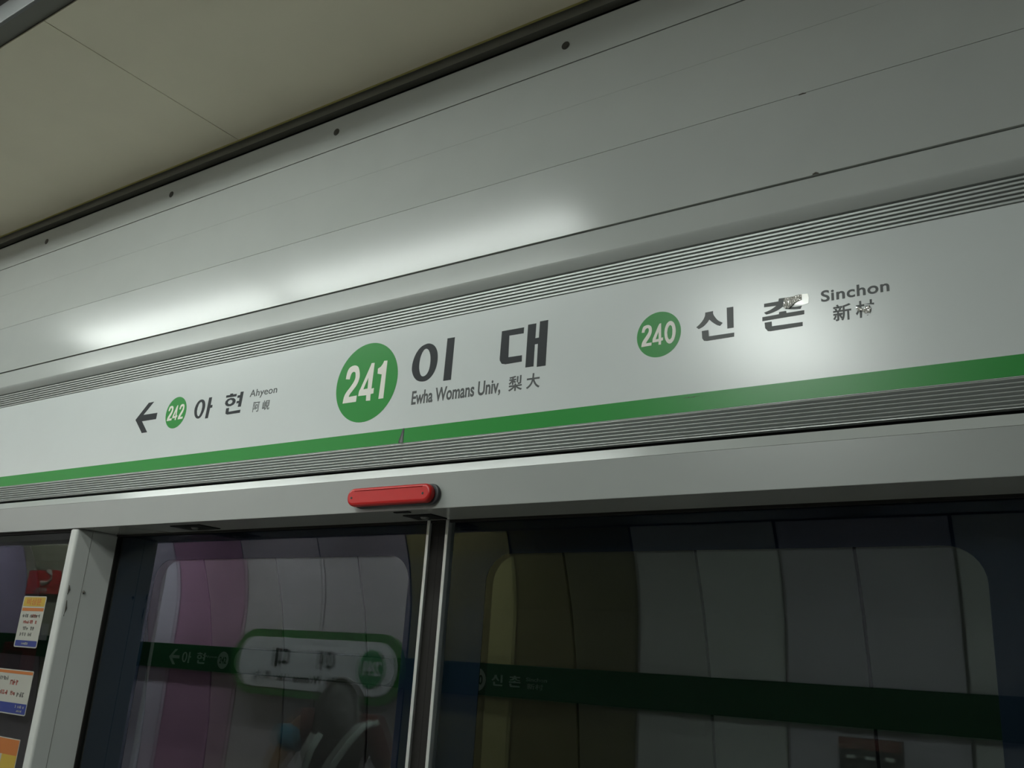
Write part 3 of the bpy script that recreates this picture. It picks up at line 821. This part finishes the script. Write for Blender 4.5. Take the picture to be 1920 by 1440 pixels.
MB().box(-10.12, -9.80, YB + 0.16, YB + 0.166, 1.34, 1.62).build('front_plate', mat('cabinet_dark', (0.03, 0.012, 0.014), 0.4), pc)
np_ = thing('number_plate', (-9.74, YB, 1.73), 'small pale plate above the dark red cabinet, mirrored in the fixed glass', 'plate')
MB().box(-9.90, -9.58, YB + 0.053, YB + 0.065, 1.735, 1.905).build('plate', mat('plate_grey', (0.42, 0.46, 0.46), 0.5), np_, bevel=0.004)
# notice board on the platform wall
nb = thing('notice_board', (-1.43, YB, 1.0), 'dark notice board with three pale marks, mirrored low in the right door leaf', 'notice board')
MB().box(-1.60, -1.26, YB, YB + 0.04, 1.02, 1.515).build('panel', mat('notice_dark', (0.02, 0.022, 0.024), 0.5), nb, bevel=0.003)
MB().box(-1.60, -1.26, YB + 0.04, YB + 0.043, 1.455, 1.513).build('red_header', mat('notice_red', (0.20, 0.07, 0.06), 0.5), nb)
for k in range(3):
    MB().box(-1.56 + 0.105 * k, -1.51 + 0.105 * k, YB + 0.04, YB + 0.043, 1.405, 1.425).build('pale_mark', LIT, nb)

# ================================================================== LAMPS
DIFF = mat('lamp_diffuser', (0.8, 0.8, 0.8), 0.5, emit=LAMP_COL, estr=LAMP_ROW)
DIFF2 = mat('fill_diffuser_platform', (0.8, 0.8, 0.8), 0.5, emit=(1.0, 0.97, 0.92), estr=LAMP_FILL)
DIFFG = mat('lamp_diffuser_crosswise', (0.8, 0.8, 0.8), 0.5, emit=LAMP_COL, estr=LAMP_GLOW)
DIFF3 = mat('fill_diffuser_tunnel', (0.8, 0.8, 0.8), 0.5, emit=(1.0, 0.95, 0.9), estr=TUNNEL_FILL)
HOUS = mat('lamp_housing', (0.6, 0.6, 0.58), 0.5)
def fixture(x, y, z, lx, ly, m, label, group=None, ceil_z=3.0):
    t = thing('ceiling_lamp', (x, y, z), label, 'ceiling lamp', group)
    MB().box(x - lx / 2 - .03, x + lx / 2 + .03, y - ly / 2 - .02, y + ly / 2 + .02, z + 0.012, ceil_z).build('housing', HOUS, t)
    MB().box(x - lx / 2, x + lx / 2, y - ly / 2, y + ly / 2, z, z + 0.011).build('diffuser', m, t)
    return t
fixture(-3.16, -0.874, 3.00, 1.20, 0.10, DIFF, 'long fluorescent lamp in the ceiling trough, the one farther from the camera', None, 3.12)
fixture(-1.863, -0.874, 3.00, 1.20, 0.10, DIFF, 'long fluorescent lamp in the ceiling trough, the one nearer the camera', None, 3.12)
fixture(-1.03, -1.96, 2.97, 0.34, 0.75, DIFFG, 'short ceiling lamp set crosswise above and behind the camera')
for k, x in enumerate((-4.6, -6.2, -7.8, -9.4, -11.0)):  # unseen lamps, added to brighten the mirrored platform wall
    fixture(x, -3.65, 2.97, 1.17, 0.14, DIFF2, 'added ceiling lamp, out of view, that lights the platform wall', 'added ceiling lamps along the platform wall')
for k, x in enumerate((-9.0, -6.6)):  # added out of view to set how bright the tunnel wall is
    t = thing('tunnel_fill_lamp', (x, 0.42, 3.2), 'added lamp, hidden behind the header, that lights the tunnel wall', 'tunnel lamp', 'added fill lamps above the track')
    MB().box(x - .62, x + .62, 0.30, 0.50, 3.24, 3.30).build('housing', HOUS, t)
    MB().box(x - .58, x + .58, 0.34, 0.46, 3.20, 3.238).build('diffuser', DIFF3, t)

# ================================================================== PERSON (mirrored in the left leaf)
SKIN = mat('skin', (0.42, 0.24, 0.15), 0.5)
HAIR = mat('dark_hair', (0.012, 0.009, 0.007), 0.4, noise=0.3, nscale=60)
TOP = mat('maroon_top', (0.085, 0.022, 0.022), 0.8)
BLUE = mat('blue_sleeve', (0.05, 0.20, 0.30), 0.8)
TROU = mat('dark_trousers', (0.03, 0.035, 0.05), 0.8)
STRP = mat('white_strap', (0.50, 0.55, 0.52), 0.7)
BAG = mat('olive_bag', (0.20, 0.20, 0.07), 0.8)
SHOE = mat('pale_shoe', (0.4, 0.4, 0.38), 0.7)

def skinned(name, joints, bones, m, parent, sub=2, root=0):
    """joints: list of (x,y,z,radius x, radius y); grows one continuous surface"""
    me = bpy.data.meshes.new(name)
    me.from_pydata([j[:3] for j in joints], bones, [])
    o = bpy.data.objects.new(name, me)
    COL.objects.link(o)
    o.modifiers.new('skin', 'SKIN').use_smooth_shade = True
    for i, j in enumerate(joints):
        sv = me.skin_vertices[0].data[i]
        sv.radius = (j[3], j[4] if len(j) > 4 else j[3])
        sv.use_root = (i == root)
    s = o.modifiers.new('subdivision', 'SUBSURF')
    s.levels = sub; s.render_levels = sub
    dg = bpy.context.evaluated_depsgraph_get()
    me2 = bpy.data.meshes.new_from_object(o.evaluated_get(dg), depsgraph=dg)
    bpy.data.objects.remove(o)
    return mesh_obj(name, me2, m, parent, True)

px, py = -2.90, -1.52
per = thing('person', (px, py, 0.0), 'person with long dark hair and white bag straps, mirrored in the left door leaf', 'person')
# local frame: back towards the glass (+y), facing -y
ROT = math.radians(-40)
def L(x, y, z): return (px + x * math.cos(ROT) - y * math.sin(ROT), py + x * math.sin(ROT) + y * math.cos(ROT), z + 0.035 * max(0.0, min(1.0, z)))
J = []; Bn = []
def jn(x, y, z, r, r2=None, to=None):
    J.append((*L(x, y, z), r, r2 if r2 else r))
    if to is not None: Bn.append((to, len(J) - 1))
    return len(J) - 1
pel = jn(0, 0, 0.98, 0.135, 0.10)
wa = jn(0, 0.0, 1.15, 0.110, 0.085, pel)
ch = jn(0, 0.01, 1.35, 0.130, 0.095, wa)
nk0 = jn(0, 0.005, 1.475, 0.075, 0.06, ch)
nk = jn(0, -0.040, 1.525, 0.048, 0.048, nk0)
hd = jn(0, -0.070, 1.565, 0.066, 0.072, nk)
hd2 = jn(0, -0.080, 1.610, 0.062, 0.070, hd)
for s in (-1, 1):
    sh = jn(s * 0.150, 0.01, 1.450, 0.050, 0.050, nk0)
    el = jn(s * 0.235, 0.03, 1.265, 0.040, 0.040, sh)
    fm = jn(s * 0.175, -0.10, 1.225, 0.034, 0.034, el)
    wr = jn(s * 0.09, -0.215, 1.25, 0.024, 0.024, fm)
    pm = jn(s * 0.045, -0.255, 1.27, 0.030, 0.018, wr)
for s in (-1, 1):
    hip = jn(s * 0.085, 0, 0.89, 0.092, 0.092, pel)
    kn = jn(s * 0.095, -0.01, 0.50, 0.058, 0.058, hip)
    an = jn(s * 0.100, 0.02, 0.10, 0.036, 0.036, kn)
    toe = jn(s * 0.110, -0.12, 0.035, 0.032, 0.032, an)
body = skinned('body', J, Bn, SKIN, per)
# fingers and thumbs, each a short bent chain rooted in the palm
for s in (-1, 1):
    for k in range(4):
        ln = (0.062, 0.070, 0.066, 0.052)[k]
        bx, bz = s * (0.030 - 0.004 * k), 1.295 - 0.018 * k
        skinned('finger', [(*L(bx + s * 0.01, -0.255, bz), 0.0085), (*L(bx - s * 0.010, -0.285 - 0.1 * ln, bz), 0.008), (*L(bx - s * 0.034, -0.290, bz + 0.002), 0.0075), (*L(bx - s * 0.048, -0.272, bz + 0.003), 0.006)], [(0, 1), (1, 2), (2, 3)], SKIN, body, 1)
    skinned('thumb', [(*L(s * 0.055, -0.245, 1.29), 0.010), (*L(s * 0.040, -0.250, 1.325), 0.009), (*L(s * 0.018, -0.265, 1.338), 0.0075)], [(0, 1), (1, 2)], SKIN, body, 1)
# phone held in both hands
# face
for s in (-1, 1):
    MB().tube([L(s * 0.030, -0.142, 1.592), L(s * 0.030, -0.150, 1.590)], [0.011, 0.005], 10).build('eye', mat('eye_dark', (0.02, 0.015, 0.012), 0.3), body)
MB().tube([L(0, -0.145, 1.592), L(0, -0.164, 1.556), L(0, -0.142, 1.550)], [0.006, 0.011, 0.008], 8).build('nose', SKIN, body, True)
MB().tube([L(-0.022, -0.132, 1.527), L(0, -0.142, 1.529), L(0.022, -0.132, 1.527)], [0.004, 0.006, 0.004], 8).build('mouth', mat('lip', (0.35, 0.10, 0.09), 0.5), body, True)
# hair: cap with a centre parting, falling over the back and shoulders
hj = []
hb = []
def hn(x, y, z, r, r2, to=None):
    hj.append((*L(x, y, z), r, r2))
    if to is not None: hb.append((to, len(hj) - 1))
    return len(hj) - 1
c0 = hn(0, -0.030, 1.585, 0.098, 0.078)
l0 = hn(-0.048, -0.045, 1.632, 0.064, 0.070, c0)
r0 = hn(0.048, -0.045, 1.632, 0.064, 0.070, c0)
c1 = hn(0.0, 0.030, 1.515, 0.112, 0.060, c0)
c2 = hn(0.012, 0.085, 1.425, 0.130, 0.048, c1)
c3 = hn(0.022, 0.112, 1.33, 0.128, 0.036, c2)
c4 = hn(0.030, 0.118, 1.26, 0.100, 0.022, c3)
skinned('hair', hj, hb, HAIR, per)
# clothes
tj = [(*L(0, 0, 0.96), 0.150, 0.115), (*L(0, 0.0, 1.15), 0.130, 0.100), (*L(0, 0.01, 1.35), 0.148, 0.110), (*L(0, 0.01, 1.462), 0.095, 0.072),
      (*L(-0.150, 0.01, 1.450), 0.072, 0.072), (*L(0.150, 0.01, 1.450), 0.070, 0.070), (*L(0.200, 0.022, 1.350), 0.060, 0.060), (*L(0.226, 0.03, 1.290), 0.054, 0.054)]
skinned('top', tj, [(0, 1), (1, 2), (2, 3), (3, 4), (3, 5), (5, 6), (6, 7)], TOP, per)
skinned('sleeve', [(*L(-0.160, 0.01, 1.440), 0.074), (*L(-0.182, 0.018, 1.390), 0.068), (*L(-0.202, 0.022, 1.345), 0.060)], [(0, 1), (1, 2)], BLUE, per)
skinned('trousers', [(*L(0, 0, 1.01), 0.140, 0.108), (*L(-0.088, 0, 0.87), 0.102), (*L(-0.097, -0.01, 0.50), 0.074), (*L(-0.101, 0.02, 0.13), 0.058), (*L(0.088, 0, 0.87), 0.102), (*L(0.097, -0.01, 0.50), 0.074), (*L(0.101, 0.02, 0.13), 0.058)],
        [(0, 1), (1, 2), (2, 3), (0, 4), (4, 5), (5, 6)], TROU, per)
for s in (-1, 1):
    skinned('shoe', [(*L(s * 0.100, 0.055, 0.045), 0.042), (*L(s * 0.104, -0.04, 0.045), 0.045), (*L(s * 0.112, -0.15, 0.038), 0.036)], [(0, 1), (1, 2)], SHOE, per, 1)
def strap(pts):
    mb = MB()
    mb.tube([L(*p) for p in pts], 0.0135, 8)
    return mb.build('bag_strap', STRP, per, True)
strap([(-0.055, 0.152, 1.425), (-0.085, 0.162, 1.36), (-0.100, 0.160, 1.29), (-0.090, 0.15, 1.22)])
strap([(0.165, 0.10, 1.475), (0.115, 0.150, 1.46), (0.065, 0.168, 1.40), (0.015, 0.170, 1.32), (-0.010, 0.16, 1.24)])
skinned('bag', [(*L(-0.02, 0.160, 1.195), 0.075, 0.035), (*L(-0.01, 0.170, 1.07), 0.095, 0.05), (*L(0, 0.16, 0.96), 0.085, 0.045)], [(0, 1), (1, 2)], BAG, per)
